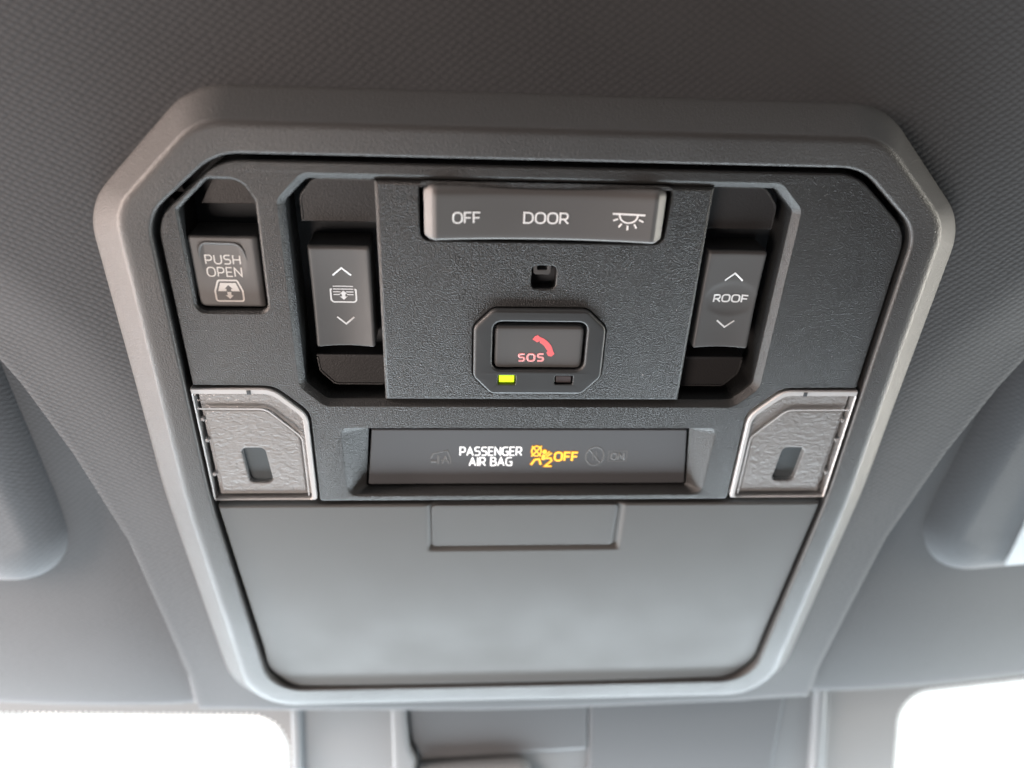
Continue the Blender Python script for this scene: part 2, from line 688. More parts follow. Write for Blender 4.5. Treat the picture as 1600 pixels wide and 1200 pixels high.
def pod_edge(v):
    pts = [(-400, 116), (-140, 118), (-105, 122), (-75, 125.5), (-40, 134.5), (-15, 143), (0, 150), (20, 165), (50, 195), (120, 280), (400, 500)]
    for (a, x), (b, y) in zip(pts, pts[1:]):
        if a <= v <= b:
            return x + (y - x) * (v - a) / (b - a)
    return 300


def headliner_w(u, v):
    e = pod_edge(v)
    w = -8.2
    d = abs(u) - e
    # the moulded pod round the console rolls off into the visor recess
    amt = .22 + .78 * smooth(-165, -60, v)
    w -= 2.2 * smooth(-34, 4, d) + 13.5 * amt * smooth(-.4, .8 + 5.6 * amt, d) * smooth(60, -10, v)
    w -= 5.0 * smooth(12, 120, d) * smooth(60, -10, v)
    # roof rises gently to the rear and to the sides
    w -= .00022 * max(0, v - 60) ** 2
    w -= .00012 * max(0, abs(u) - 112) ** 2
    return w


def front_edge(u):
    pts = [(-400, -163.6), (-230, -163.4), (-190, -162), (-130, -160.4), (-112, -158.8), (-95, -158), (0, -160.6), (95, -158.6), (112, -159.4), (130, -161), (190, -161.4), (230, -160.2), (330, -153.2), (400, -148.5)]
    for (a, x), (b, y) in zip(pts, pts[1:]):
        if a <= u <= b:
            return x + (y - x) * smooth(a, b, u)


verts, faces = [], []
NV = 190
half_cols = [('in', k / 44) for k in range(45)] + [('edge', d) for d in (-1.2, 0, .8, 1.6, 2.4, 3.2, 4.0, 4.8, 5.6, 6.4, 7.5, 9.5)] + [('out', k / 40) for k in range(1, 41)]
cols = [(-1, c) for c in half_cols[:0:-1]] + [(1, c) for c in half_cols]
NU = len(cols)


def col_u(c, v):
    sg, (kind, x) = c
    e = min(pod_edge(v), 262)
    if kind == 'in':
        return sg * x * (e - 2.5)
    if kind == 'edge':
        return sg * (e + x)
    return sg * (e + 9.5 + x * (330 - e - 9.5))


vid = {}
for i, c in enumerate(cols):
    for j in range(NV):
        ve = front_edge(col_u(c, -150))
        if j < 4:                                     # rolled front hem
            a = (3 - j) / 3 * pi / 2
            v = ve + 3.0 * (1 - sin(a))
            u = col_u(c, v)
            w = headliner_w(u, ve + 3) - 4.0 * (1 - cos(a))
        else:
            v = ve + 3.0 + (215 - ve - 3) * ((j - 3) / (NV - 4))
            u = col_u(c, v)
            w = headliner_w(u, v)
        vid[i, j] = len(verts)
        verts.append((u, v, w))
for i in range(NU - 1):
    for j in range(NV - 1):
        u, v, w = verts[vid[i, j]]
        if abs(u) < 92 and -126 < v < 50:
            continue
        faces.append((vid[i, j], vid[i + 1, j], vid[i + 1, j + 1], vid[i, j + 1]))
hl = finish('headliner', verts, faces, 'fabric', weighted=False)
tag(hl, 'grey knitted headliner fabric of the car roof around the console')
hl['kind'] = 'structure'

# overcast sky over the car, seen through the windscreen
verts, faces = [], []
for j in range(13):
    e = radians(90 * j / 12)
    for i in range(48):
        a = 2 * pi * i / 48
        verts.append((20000 * cos(e) * cos(a), 20000 * cos(e) * sin(a), 20000 * sin(e)))
for j in range(12):
    for i in range(48):
        faces.append((j * 48 + i, j * 48 + (i + 1) % 48, (j + 1) * 48 + (i + 1) % 48, (j + 1) * 48 + i))
M['sky'] = mat('overcast_sky', (0, 0, 0), 1, 0, emis=(.97, .99, 1.0), es=1.6)
sky = finish('sky', verts, faces, 'sky', weighted=False)
sky.matrix_world = Matrix.Translation((0, 0, -.2))
sky['kind'] = 'structure'
tag(sky, 'white overcast sky outside the windshield')

# ================================================================== WINDSCREEN
ws = thing('windshield', 'car windshield with white daylight behind and dotted ceramic band tinted grey for glare', 'windshield', G(0, 0))
O_ = G(0, 0)


def gfinish(name, pts, faces, material, parent, **k):
    return finish(name, [tuple(a - b for a, b in zip(G(*p), O_)) for p in pts], faces, material, parent, **k)


def gplate(name, outer, d, thick, material, parent, edge=.0, org=O_, seg=3, smooth_=True):
    """panel parallel to the glass; outer in (u, t); d = face distance inside the glass"""
    vs, fs = [], []
    outer = ccw([(u, -t) for u, t in outer])
    pr = edge_profile(edge, edge, seg) if edge else [(0, 0)]
    lp = [[(x, y, d - dd) for x, y in (offset(outer, -i) if i else outer)] for i, dd in pr] + [[(x, y, d - thick) for x, y in outer]]
    skin(lp, vs, fs)
    cap([lp[0]], vs, fs)
    cap([lp[-1]], vs, fs)
    return finish(name, [tuple(a - b for a, b in zip(G(x, -y, z), org)) for x, y, z in vs], fs, material, parent, smooth=smooth_)


gplate('glass_pane', [(-720, -14), (720, -14), (720, 800), (-720, 800)], 0, 4, 'glass', ws, smooth_=False)


def toothed(pts, pitch=2.3, amp=1.25):
    out = []
    acc = dense(pts, False, .2)
    run = 0
    for i in range(len(acc)):
        a, b = Vector(acc[max(0, i - 1)]), Vector(acc[min(len(acc) - 1, i + 1)])
        e = (b - a).normalized()
        nn = Vector((-e.y, e.x))
        if i:
            run += (Vector(acc[i]) - Vector(acc[i - 1])).length
        k = abs(((run / pitch) % 1) - .5) * 2
        p = Vector(acc[i]) + nn * amp * (.5 - smooth(.3, .7, k))
        out.append((p.x, p.y))
    return out


left_cut = rounded([(-420, 2.5), (-300, 5.0), (-200, 8.3), (-88.5, 12.0, 16), (-88.2, 80)], 14, False)
right_cut = rounded([(163.0, 80), (165.8, 8.5, 15), (222, 3.4), (420, -8)], 14, False)
band = [(-420, -13)] + toothed(left_cut) + [(-88.2, 150), (163, 150)] + toothed(right_cut) + [(420, -13)]
gplate('ceramic_band', band, .35, .25, 'frit', ws, smooth_=False)

# cover of the sensors behind the mirror, stuck to the glass
SC = G(22, 30, 8)
sc = thing('sensor_cover', 'grey plastic sensor cover at the windshield top, below the overhead console', 'sensor cover', SC)
gplate('base_shell', rounded([(-86, -3, 1), (132, -5, 1), (129, 120, 6), (-83, 120, 6)], 4), 9.0, 8.4, 'cover', sc, 2.6, SC)
gplate('edge_lip', rounded([(-85.2, -2), (-81.5, -2), (-79, 116), (-82.6, 116)], 2), 13.0, 6, 'cover', sc, 1.4, SC)
gplate('edge_lip', rounded([(123.5, -4), (128.5, -4), (124.5, 116), (120, 116)], 2), 13.0, 6, 'cover', sc, 1.8, SC)
gplate('rib', rounded([(-46.5, 0), (-41.2, 0), (-39.5, 18.5), (-37.0, 24), (-37.5, 90), (-44.2, 90)], 2), 15.5, 9, 'cover', sc, 1.5, SC)
gplate('centre_cap', rounded([(-40.6, 1, 1), (30.9, 0, 1), (30.9, 23.2, 1), (-34, 25.5, 2.5), (-39.2, 17.5, 2)], 4), 11.4, 4, 'coverdark', sc, 1.0, SC)
gplate('lower_housing', rounded([(-35.5, 27.4, 1), (6, 26.6, 5), (16, 44, 8), (16, 100, 8), (-35.5, 100, 8)], 6), 17.0, 9, 'cover', sc, 3.2, SC)
gplate('side_panel', rounded([(31.2, 0, 1), (112, -1, 1), (96, 100, 10), (31.2, 100, 2)], 4), 11.4, 4, 'coverdark', sc, 1.2, SC)

# ================================================================== SUN VISORS


def visor(label, sgn):
    org = (sgn * 236, -14, -24)
    root = thing('sun_visor', label, 'sun visor', org, 'sun visors either side of the console')
    out = rounded([(149 if sgn < 0 else 144, -105, 24), (330, -93, 20), (330, 78, 24), (162, 78, 30)], 10)
    if sgn < 0:
        out = mirror(out)
    out = ccw(out)
    vs, fs = [], []
    prof = [(14, 0), (10, .5), (6, 1.7), (3, 3.8), (1, 6.6), (0, 9), (0, 11), (1.5, 13)]
    lp = [at(offset(out, -i), -15.5 - d) for i, d in prof]
    skin(lp, vs, fs)
    cap([lp[0]], vs, fs)

    def dz(x, y):
        return -.03 * (abs(x) - 143) + headliner_w(x, max(y, -140)) * .12 + 2
    vs = [(x - org[0], y - org[1], z + dz(x, y) - org[2]) for x, y, z in vs]
    finish('body', vs, fs, 'visor', root, angle=60, weighted=True)
    return root, org, dz


vl, o1, _ = visor('padded grey fabric sun visor at the left edge, left of the console', -1)
vr, o2, dzr = visor('padded grey fabric sun visor at the right edge with a pale strip', 1)
plate('trim_strip', [(180.0, -95.0), (188, -94.5), (186, 60), (178, 60)], [], .6 - 15.5 - o2[2], 1.2, 'strip', vr, .3, fn=None)
st = vr.children[-1]
for vv in st.data.vertices:
    vv.co.z += dzr(vv.co.x / MM, vv.co.y / MM) * MM
    vv.co.x -= o2[0] * MM
    vv.co.y -= o2[1] * MM

# ================================================================== OVERHEAD CONSOLE
con = thing('overhead_console', 'dark grey overhead console with switches, map lamps and storage door', 'overhead console', (0, 0, 0))

# bezel -------------------------------------------------------------
verts, faces = [], []
out0 = ((82.5, 67.2, 21), (112.6, 37.5, 19), (110.2, -52, 300), (102.0, -150, 21))
out1 = ((82.0, 66.2, 21), (111.6, 37.3, 19), (109.2, -52, 300), (101.2, -149, 20))
crest = [((80.0, 61.3, 16), (102.6, 39.7, 14), (101.1, -50, 300), (93.9, -141.8, 17), .25),
         ((79.8, 60.7, 15), (101.7, 39.6, 13), (100.2, -50, 300), (93.1, -140.9, 17), .85),
         ((79.6, 59.9, 15), (100.7, 39.4, 13), (99.2, -50, 300), (92.2, -139.9, 16), 1.12),
         ((79.4, 58.9, 14), (99.6, 39.3, 12), (98.1, -50, 300), (91.1, -138.6, 16), 1.2)]
loops = [at(ringline(*out0), -11.0), at(ringline(*out0), -8.6), at(ringline(*out1), -7.6)] + [at(ringline(*c[:4]), c[4]) for c in crest]
g = GAP
loops += [at(offset(g, .75), 1.0), at(offset(g, .35), .9), at(offset(g, .1), .65), at(g, .3), at(g, -7.0), at(offset(g, 2.0), -17.5)]
skin(loops, verts, faces)
finish('bezel', verts, faces, 'bezel', con, angle=52, weighted=True)

# closed back of the console, behind every opening
plate('housing', offset(GAP, 2.5), [], -16.5, 5, 'dark', con, .1, back=True)

# main panel ----------------------------------------------------------
side = [(v, gap_half(v) - 1.7) for v in (37.5, 0, -9.0)]
half = [(61.9, -49.0, 1.0), (61.9, -17.5, 6.5), (70.8, -9.2, 6.5), (side[2][1], -9.0, .4), (side[0][1], 37.3, 11), (75.9, 51.8, 14)]
panel_out = ccw(rounded(half + [(-x, y, r) for x, y, r in half[::-1]], 7))
push_slot = rounded([(-79.6, 47.0, 2), (-72.0, 47.0, 4.5), (-69.3, 42, 2), (-69.6, 13.0, 2.2), (-87.2, 13.0, 2.2), (-87.5, 39.6, 1.5)], 6)
slot_h = [(57.0, -13.9, 3), (62.4, -8.6, 3), (62.5, 41.9, 2), (57.0, 47.4, 2)]
wide_slot = rounded(slot_h + [(-x, y, r) for x, y, r in slot_h[::-1]], 6)
verts, faces = [], []
pr = edge_profile(.5, .5)
lo = [at(offset(panel_out, -i), -d) for i, d in pr] + [at(panel_out, -7)]
skin(lo, verts, faces)
tops = [lo[0]]
h = ccw(push_slot)
lp = [at(offset(h, i), -d) for i, d in [(.75, 0), (.6, .05), (.1, .55), (0, .8)]] + [at(h, -13)]
skin(lp, verts, faces)
tops.append(lp[0])
h = ccw(wide_slot)
lp = [at(offset(h, i), -d) for i, d in [(1.75, 0), (1.6, .06), (.1, 1.5), (0, 1.8)]] + [at(h, -13)]
skin(lp, verts, faces)
tops.append(lp[0])
# pocket of the airbag display: wide sloping cheeks left and right, narrow above
d_out = ccw(rounded([(-54.3, -22.7, 2.4), (54.5, -22.7, 2.4), (53.9, -47.4, 3.2), (-53.9, -47.4, 3.2)], 5))
d_mid = ccw(rounded([(-53.6, -23.0, 2.2), (53.8, -23.0, 2.2), (53.1, -46.9, 3.0), (-53.1, -46.9, 3.0)], 5))
d_in = ccw(rounded([(-46.5, -24.6, .8), (47.2, -24.6, .8), (49.3, -45.9, .8), (-48.4, -45.9, .8)], 5))
lp = [at(d_out, 0), at(d_mid, -.35), at(d_in, -3.4), at(d_in, -8)]
skin(lp, verts, faces)
tops.append(lp[0])
cap(tops, verts, faces)
finish('main_panel', verts, faces, 'panel', con, angle=30)

# tray behind the two rocker switches -----------------------------------
tray = [(-66, -18), (66, -18), (66, 51), (-66, 51)]
plate('switch_tray', tray, [], -12.6, 2, 'dark', con, .1)
for s in (-1, 1):
    a = [(40.0, 46.6), (56.2, 46.6, 3.5), (60.0, 42.0, 3.5), (60.0, 35.4), (40.0, 35.4)]
    b = [(40.0, -2.2), (59.8, -2.2), (59.4, -7.4, 2.5), (55.4, -11.8, 2.5), (40.0, -11.8)]
    for q in (a, b):
        q = rounded(q, 5)
        if s < 0:
            q = mirror(q)
        plate('tray_step', q, [], -5.6, 6.8, 'tray', con, .35)

    for q in (rounded([(42.0, 46.2), (56.0, 46.2, 3.5), (59.6, 41.8, 3.5), (59.6, 36.0)], 6, False), rounded([(59.4, -3.0), (59.0, -7.2, 2.5), (55.2, -11.4, 2.5), (42.0, -11.4)], 6, False)):
        strokes('tray_ridge', [([(s * x, y) for x, y in q], False, .42)], .42, lambda u, v: -5.6, 'bezel', con, h=.3)

# push slot floor
plate('slot_floor', [(-89.5, 11), (-67.5, 11), (-67.5, 49), (-80.5, 49), (-89.5, 40.5)], [], -12.7, 2, 'dark', con, .1)
plate('tray_step', rounded([(-79.0, 48.2), (-68.0, 48.2), (-68.0, 38.6), (-84.6, 38.6)], 3), [], -8.2, 4.3, 'tray', con, .35)

# centre panel ------------------------------------------------------------
cp = ccw([(-41.0, -13.6), (41.3, -13.6), (41.3, 47.7), (-41.0, 47.7)])
dome_hole = rounded([(-30.4, 32.9, 2.5), (30.6, 32.9, 2.5), (31.0, 47.45, 1.8), (-30.4, 47.45, 1.8)], 6)
mic_hole = rounded([(-2.4, 20.4, 1.3), (4.0, 20.4, 1.3), (4.0, 26.7, 1.3), (-2.4, 26.7, 1.3)], 6)
sos_out = [(-16.9, 9.6, 3), (-11.9, 14.9, 3), (12.8, 14.9, 3), (18.2, 9.6, 3), (18.2, -5.4, 3), (13.2, -10.9, 3), (-11.9, -10.9, 3), (-16.9, -5.4, 3)]
sos_hole = offset(ccw(rounded(sos_out, 5)), .25)
verts, faces = [], []
lp = [at(offset(cp, -i), -d - .05) for i, d in [(1.0, 0), (.85, .05), (.08, .75), (0, 1.0)]] + [at(cp, -12.6)]
skin(lp, verts, faces)
tops = [lp[0]]
for hh, c in ((dome_hole, .35), (mic_hole, .45), (sos_hole, .35)):
    hh = ccw(hh)
    lq = [at(offset(hh, i), -d - .05) for i, d in edge_profile(c, c)] + [at(hh, -10)]
    skin(lq, verts, faces)
    tops.append(lq[0])
cap(tops, verts, faces)
finish('centre_panel', verts, faces, 'centre', con, angle=30)

# microphone opening
mc = plate('microphone_well', [(-4, 19), (6, 19), (6, 28), (-4, 28)], [], -4.2, 2, 'dark', con, .1)
br = rounded([(-1.9, 27.6), (-1.9, 23.9, .9), (2.7, 23.9, .9), (2.7, 27.6), (1.7, 27.6), (1.7, 25.2, .4), (-.9, 25.2, .4), (-.9, 27.6)], 4)
plate('bracket', br, [], -1.2, 3.0, 'switch', mc, .15)

# dome light switch ---------------------------------------------------------


def dome_h(u, v):
    x = (u - .2) / 29.4
    return .55 + 1.75 * x * x + .35 * x ** 4 - .022 * (v - 33.6)


ds = pad('dome_light_switch', -29.3, 29.5, 33.7, 47.05, dome_h, ((2.6, 2.6, 1), (2.4, 2.4, 1), (.9, .8), (2.3, 2.0)), 8.5, 'switch', con, 1.5, .9)
strokes('lettering', lettering('OFF', -22.5, -15.6, 37.9, 40.9, .46, .26), .46, dome_h, 'white', ds)
strokes('lettering', lettering('DOOR', -5.2, 6.0, 37.9, 40.9, .46, .26), .46, dome_h, 'white', ds)
lx, ly = 20.6, 41.0
items = [([(lx - 3.9, ly), (lx + 3.9, ly)], False, .50), ([(lx + 2.2 * cos(a), ly - .2 + 1.95 * sin(a)) for a in [pi + pi * k / 14 for k in range(15)]], False)]
for k in range(5):
    a = pi + pi * (k + .5) / 5 * .92 + pi * .04
    items.append(([(lx + 2.75 * cos(a) * 1.03, ly - .2 + 2.65 * sin(a)), (lx + 3.85 * cos(a) * 1.03, ly - .2 + 3.7 * sin(a))], False))
strokes('lamp_icon', items, .44, dome_h, 'white', ds)

# SOS surround and button ------------------------------------------------------
sb_hole = rounded([(-11.9, -3.2, 2.4), (13.2, -3.2, 2.4), (13.2, 11.4, 2.4), (-11.9, 11.4, 2.4)], 6)
led_a = rounded([(-10.2, -7.7, .4), (-5.2, -7.7, .4), (-5.2, -4.7, .4), (-10.2, -4.7, .4)], 3)
led_b = rounded([(5.4, -7.6, .4), (10.5, -7.6, .4), (10.5, -4.7, .4), (5.4, -4.7, .4)], 3)
ss = plate('sos_surround', rounded(sos_out, 5), [sb_hole, led_a, led_b], 1.15, 6, 'sosring', con, .8, [(.6, .6), (.22, .22), (.22, .22)])
plate('well', offset(ccw(rounded(sos_out, 5)), -.6), [], -1.9, 2, 'dark', ss, .1)
for nm, x0, x1, mt in (('indicator_lamp', -9.75, -5.65, 'green'), ('indicator_lamp', 5.85, 10.05, 'ledoff')):
    o = plate(nm, rounded([(x0, -7.15, .2), (x1, -7.15, .2), (x1, -5.0, .2), (x0, -5.0, .2)], 2), [], .75, 2, mt, ss, .2)
    tag(o, 'lit yellow-green indicator lamp' if mt == 'green' else 'unlit dark indicator lamp')


def sos_h(u, v):
    return .35 + .0018 * ((u - .7) ** 2) * .3


sbn = pad('sos_button', -11.2, 12.45, -2.75, 9.9, sos_h, ((.9, .6), (.9, .6), (.7, .6), (1.0, .8)), 1.5, 'switch', con, 1.5, .8)
strokes('lettering', lettering('SOS', -4.9, 2.3, -.85, 1.85, .62, .36), .62, sos_h, 'pink', sbn)
# handset: arched grip with two bulging ends
hs = []
cx, cy, R1, R2 = -1.1, 1.3, 5.75, 4.1
arc = [(cx + R1 * cos(a), cy + R1 * sin(a)) for a in [radians(82 - 74 * k / 14) for k in range(15)]]
arc2 = [(cx + R2 * cos(a), cy + R2 * sin(a)) for a in [radians(20 + 52 * k / 10) for k in range(11)]]
hs = [(-1.25, 6.0), (-.55, 6.95), (.2, 7.3)] + arc[2:-1] + [(5.0, 1.6), (4.15, .75), (3.3, .95), (2.75, 2.0), (3.1, 2.45)] + arc2[1:-2] + [(.75, 5.5), (.1, 5.05)]
strokes('handset_icon', [('fill', hs)], .3, sos_h, 'red', sbn)

# rocker switches ------------------------------------------------------------


def rocker_h(sgn):
    def f(u, v):
        x = (abs(u) - 51.0) / 7.7
        t = (31 - v) / 30
        dish = .35 + .75 * t
        base = -3.1 - dish * (1 - x * x) + .2
        if sgn > 0:
            r = hypot((abs(u) - 51.9) / 7.0, (v - 16.8) / 4.9)
            if r < 1:
                base -= .28 * (1 - r * r) ** .5
        return base + .9 * ((v - 16) / 15) ** 2 * .6
    return f


fl, fr_ = rocker_h(-1), rocker_h(1)
sh = pad('sunshade_switch', -58.7, -43.2, 1.7, 30.2, fl, ((.9, .9), (.9, .9), (.25, .3), (1.2, 1.2)), 12.2, 'switch', con, .6, .6)
rf = pad('roof_switch', 43.6, 59.0, 2.2, 30.6, fr_, ((.9, .9), (.9, .9), (.25, .3), (1.2, 1.2)), 12.2, 'switch', con, .6, .6)
strokes('up_chevron', [([(-53.0, 22.1), (-50.7, 24.1), (-48.4, 22.1)], False)], .50, fl, 'white', sh)
strokes('down_chevron', [([(-52.8, 10.1), (-50.6, 8.1), (-48.4, 10.1)], False)], .50, fl, 'white', sh)
x0, x1, y0, y1 = -54.2, -47.2, 14.2, 19.2
cxm = (x0 + x1) / 2
items = [(rounded([(x0 + .55, 18.1), (x0 + .25, 18.1, .2), (x0 + .25, y0 + .25, .9), (x1 - .25, y0 + .25, .9), (x1 - .25, 18.1, .2), (x1 - .55, 18.1)], 5, False), False, .46)]
for k, y in enumerate((18.95, 18.15, 17.35, 16.6)):
    if k < 2:
        items.append(([(x0 + .95, y), (x1 - .95, y)], False, .30))
    else:
        items.append(([(x0 + .95, y), (cxm - .7 - .25 * (k - 2), y)], False, .30))
        items.append(([(cxm + .7 + .25 * (k - 2), y), (x1 - .95, y)], False, .30))
items.append(('fill', [(cxm, 17.75), (cxm - 1.05, 16.75), (cxm - .5, 16.75), (cxm - .5, 16.05), (cxm - 1.05, 16.05), (cxm, 15.05), (cxm + 1.05, 16.05), (cxm + .5, 16.05), (cxm + .5, 16.75), (cxm + 1.05, 16.75)]))
strokes('shade_icon', items, .4, fl, 'white', sh)
strokes('up_chevron', [([(49.4, 22.1), (51.7, 24.2), (54.1, 22.1)], False)], .50, fr_, 'white', rf)
strokes('down_chevron', [([(49.4, 10.2), (51.8, 8.2), (54.1, 10.2)], False)], .50, fr_, 'white', rf)
strokes('lettering', lettering('ROOF', 47.2, 56.7, 15.5, 18.0, .50, .26), .50, fr_, 'white', rf)

# push-open button -------------------------------------------------------------


def push_h(u, v):
    s = 0
    # shallow thumb scoop below the arched ridge
    if 20 < v < 30.8 and -84.8 < u < -74.2:
        s = -.25 * smooth(20, 29, v) * smooth(0, .8, min(u + 84.8, -74.2 - u)) * smooth(0, .5, 30.8 - v)
    return -2.0 + s


pb = pad('push_open_button', -87.3, -70.5, 13.4, 32.5, push_h, ((.7, .6), (1.4, .9), (.7, .6), (.7, .6)), 12, 'switch', con, .5, .5)
strokes('lettering', lettering('PUSH', -84.0, -75.2, 25.0, 27.6, .37, .30), .37, push_h, 'cream', pb)
strokes('lettering', lettering('OPEN', -84.0, -75.2, 21.7, 24.4, .37, .30), .37, push_h, 'cream', pb)
wx0, wx1, wy0, wy1 = -82.9, -75.5, 14.8, 21.1
wc = (wx0 + wx1) / 2
ym = 17.7
items = [(rounded([(wx0 + .3, wy0 + .3, .5), (wx1 - .3, wy0 + .3, .5), (wx1 - .25, ym + .2, .3), (wx1 - 1.35, wy1 - .3, .5), (wx0 + 1.35, wy1 - .3, .5), (wx0 + .25, ym + .2, .3)], 4), True, .5)]
items.append(('fill', [(wx0 + .95, ym + .1), (wc - .55, ym + .1), (wc - .55, ym + .8), (wc - .95, ym + .8), (wc, ym + 1.8), (wc + .95, ym + .8), (wc + .55, ym + .8), (wc + .55, ym + .1), (wx1 - .95, ym + .1), (wx1 - 1.75, wy1 - .95), (wx0 + 1.75, wy1 - .95)]))
items.append(('fill', [(wc - .5, ym - .05), (wc + .5, ym - .05), (wc + .5, ym - .95), (wc + 1.1, ym - .95), (wc, ym - 2.0), (wc - 1.1, ym - .95), (wc - .5, ym - .95)]))
strokes('window_icon', items, .4, push_h, 'cream', pb)
arch = rounded([(-85.2, 26.6), (-84.7, 30.9, 2.2), (-74.6, 30.7, 3.2), (-73.6, 26.2)], 7, False)
vs, fs = [], []
pts = dense(arch, False, .4)
rows = []
for i, p_ in enumerate(pts):
    a, b = Vector(pts[max(0, i - 1)]), Vector(pts[min(len(pts) - 1, i + 1)])
    e = (b - a).normalized()
    nn = Vector((-e.y, e.x))
    tt = i / (len(pts) - 1)
    k = min(1, tt * 7, (1 - tt) * 7)
    r = .05 + .33 * k
    rows.append([(p_[0] + nn.x * r * cos(t), p_[1] + nn.y * r * cos(t), -2.02 + r * .8 * sin(t)) for t in [pi * q / 7 for q in range(8)]])
skin([list(x) for x in rows], vs, fs, closed=False)
finish('arch_ridge', vs, fs, 'switch', pb, angle=80, weighted=False)

# airbag display ---------------------------------------------------------------
scr = ccw(rounded([(-45.7, -25.3, .6), (46.5, -25.3, .6), (48.7, -45.2, .6), (-47.7, -45.2, .6)], 4))
dp = plate('airbag_display', scr, [], -3.1, 4, 'screen', con, .35)


def dsp(u, v):
    return -3.1


def D(u, v):                              # plan of a mark measured on w = 0, carried to the display face
    k = 3.1 / 183.3
    return (u + (u + 20.4) * k, v + (v - 100.86) * k)


def Db(u0, u1, v0, v1):
    a, b = D(u0, v0), D(u1, v1)
    return a[0], b[0], a[1], b[1]


strokes('lettering', lettering('PASSENGER', *Db(-20.5, -2.3, -32.5, -29.2), .47, .30), .47, dsp, 'lit', dp)
strokes('lettering', lettering('AIR BAG', *Db(-17.8, -5.0, -36.2, -32.9), .47, .30), .47, dsp, 'lit', dp)


def amber(name, items, sw):
    strokes(name, [(i[0], i[1], (i[2] if len(i) > 2 else sw) + .55) if i[0] != 'fill' else i for i in items], sw + .55, dsp, 'orange', dp, h=.015)  # wider orange stroke paints the glow around the lit mark
    strokes(name, items, sw, dsp, 'amber', dp, h=.075)


amber('off_lettering', lettering('OFF', *Db(7.1, 14.3, -34.5, -31.0), .62, .30), .62)


def Z8(x, y):                             # mark position read off the enlarged display
    u = -20.5 + (x - 345) / (780 - 345) * 18.2
    v = -29.2 - (y - 125) / (258 - 125) * 7.0
    return D(u, v)


items = [([Z8(880 + 33 * cos(t), 155 + 33 * sin(t)) for t in [2 * pi * k / 20 for k in range(20)]], True, .40),
         ([Z8(848, 122), Z8(914, 190)], False, .40), ([Z8(914, 122), Z8(848, 190)], False, .40),
         ([Z8(938 + 9 * cos(t), 160 + 9 * sin(t)) for t in [2 * pi * k / 12 for k in range(12)]], True, .62),
         ([Z8(934, 182), Z8(930, 212)], False, 1.0),
         ([Z8(952, 196), Z8(988, 168)], False, .42), ([Z8(948, 184), Z8(972, 158)], False, .36),
         ([Z8(848, 248), Z8(872, 214), Z8(902, 208), Z8(916, 246)], False, .62),
         ([Z8(945, 204), Z8(984, 202), Z8(990, 222), Z8(945, 258), Z8(992, 258)], False, .55)]
amber('passenger_icon', items, .42)
gi = [([Z8(1296 + 64 * cos(t), 190 + 62 * sin(t)) for t in [2 * pi * k / 28 for k in range(28)]], True, .55),
      ([Z8(1252, 146), Z8(1340, 236)], False, .55), ([Z8(1282, 160), Z8(1282, 220)], False, .3), ([Z8(1306, 160), Z8(1306, 225)], False, .3)]
strokes('unlit_icon', gi, .5, dsp, 'ghost', dp, h=.02)
q0, q1 = Z8(1392, 226), Z8(1520, 156)
fr2 = [([(q0[0], q0[1]), (q1[0], q0[1]), (q1[0], q1[1]), (q0[0], q1[1])], True, .35)]
strokes('unlit_lettering', fr2 + lettering('ON', q0[0] + .6, q1[0] - .5, q0[1] + .45, q1[1] - .45, .6, .35), .6, dsp, 'ghost', dp, h=.02)
gi = [([Z8(145, 205), Z8(165, 172), Z8(215, 160), Z8(262, 150), Z8(285, 205), Z8(285, 240)], False, .4), ([Z8(150, 225), Z8(185, 225)], False, 1.0),
      ([Z8(200, 185), Z8(200, 240)], False, .8), ([Z8(225, 240), Z8(250, 190), Z8(275, 240)], False, .5), ([Z8(215, 215), Z8(262, 222)], False, .45)]
strokes('unlit_icon', gi, .5, dsp, 'ghost', dp, h=.02)

# map lamps under clear covers ----------------------------------------------------


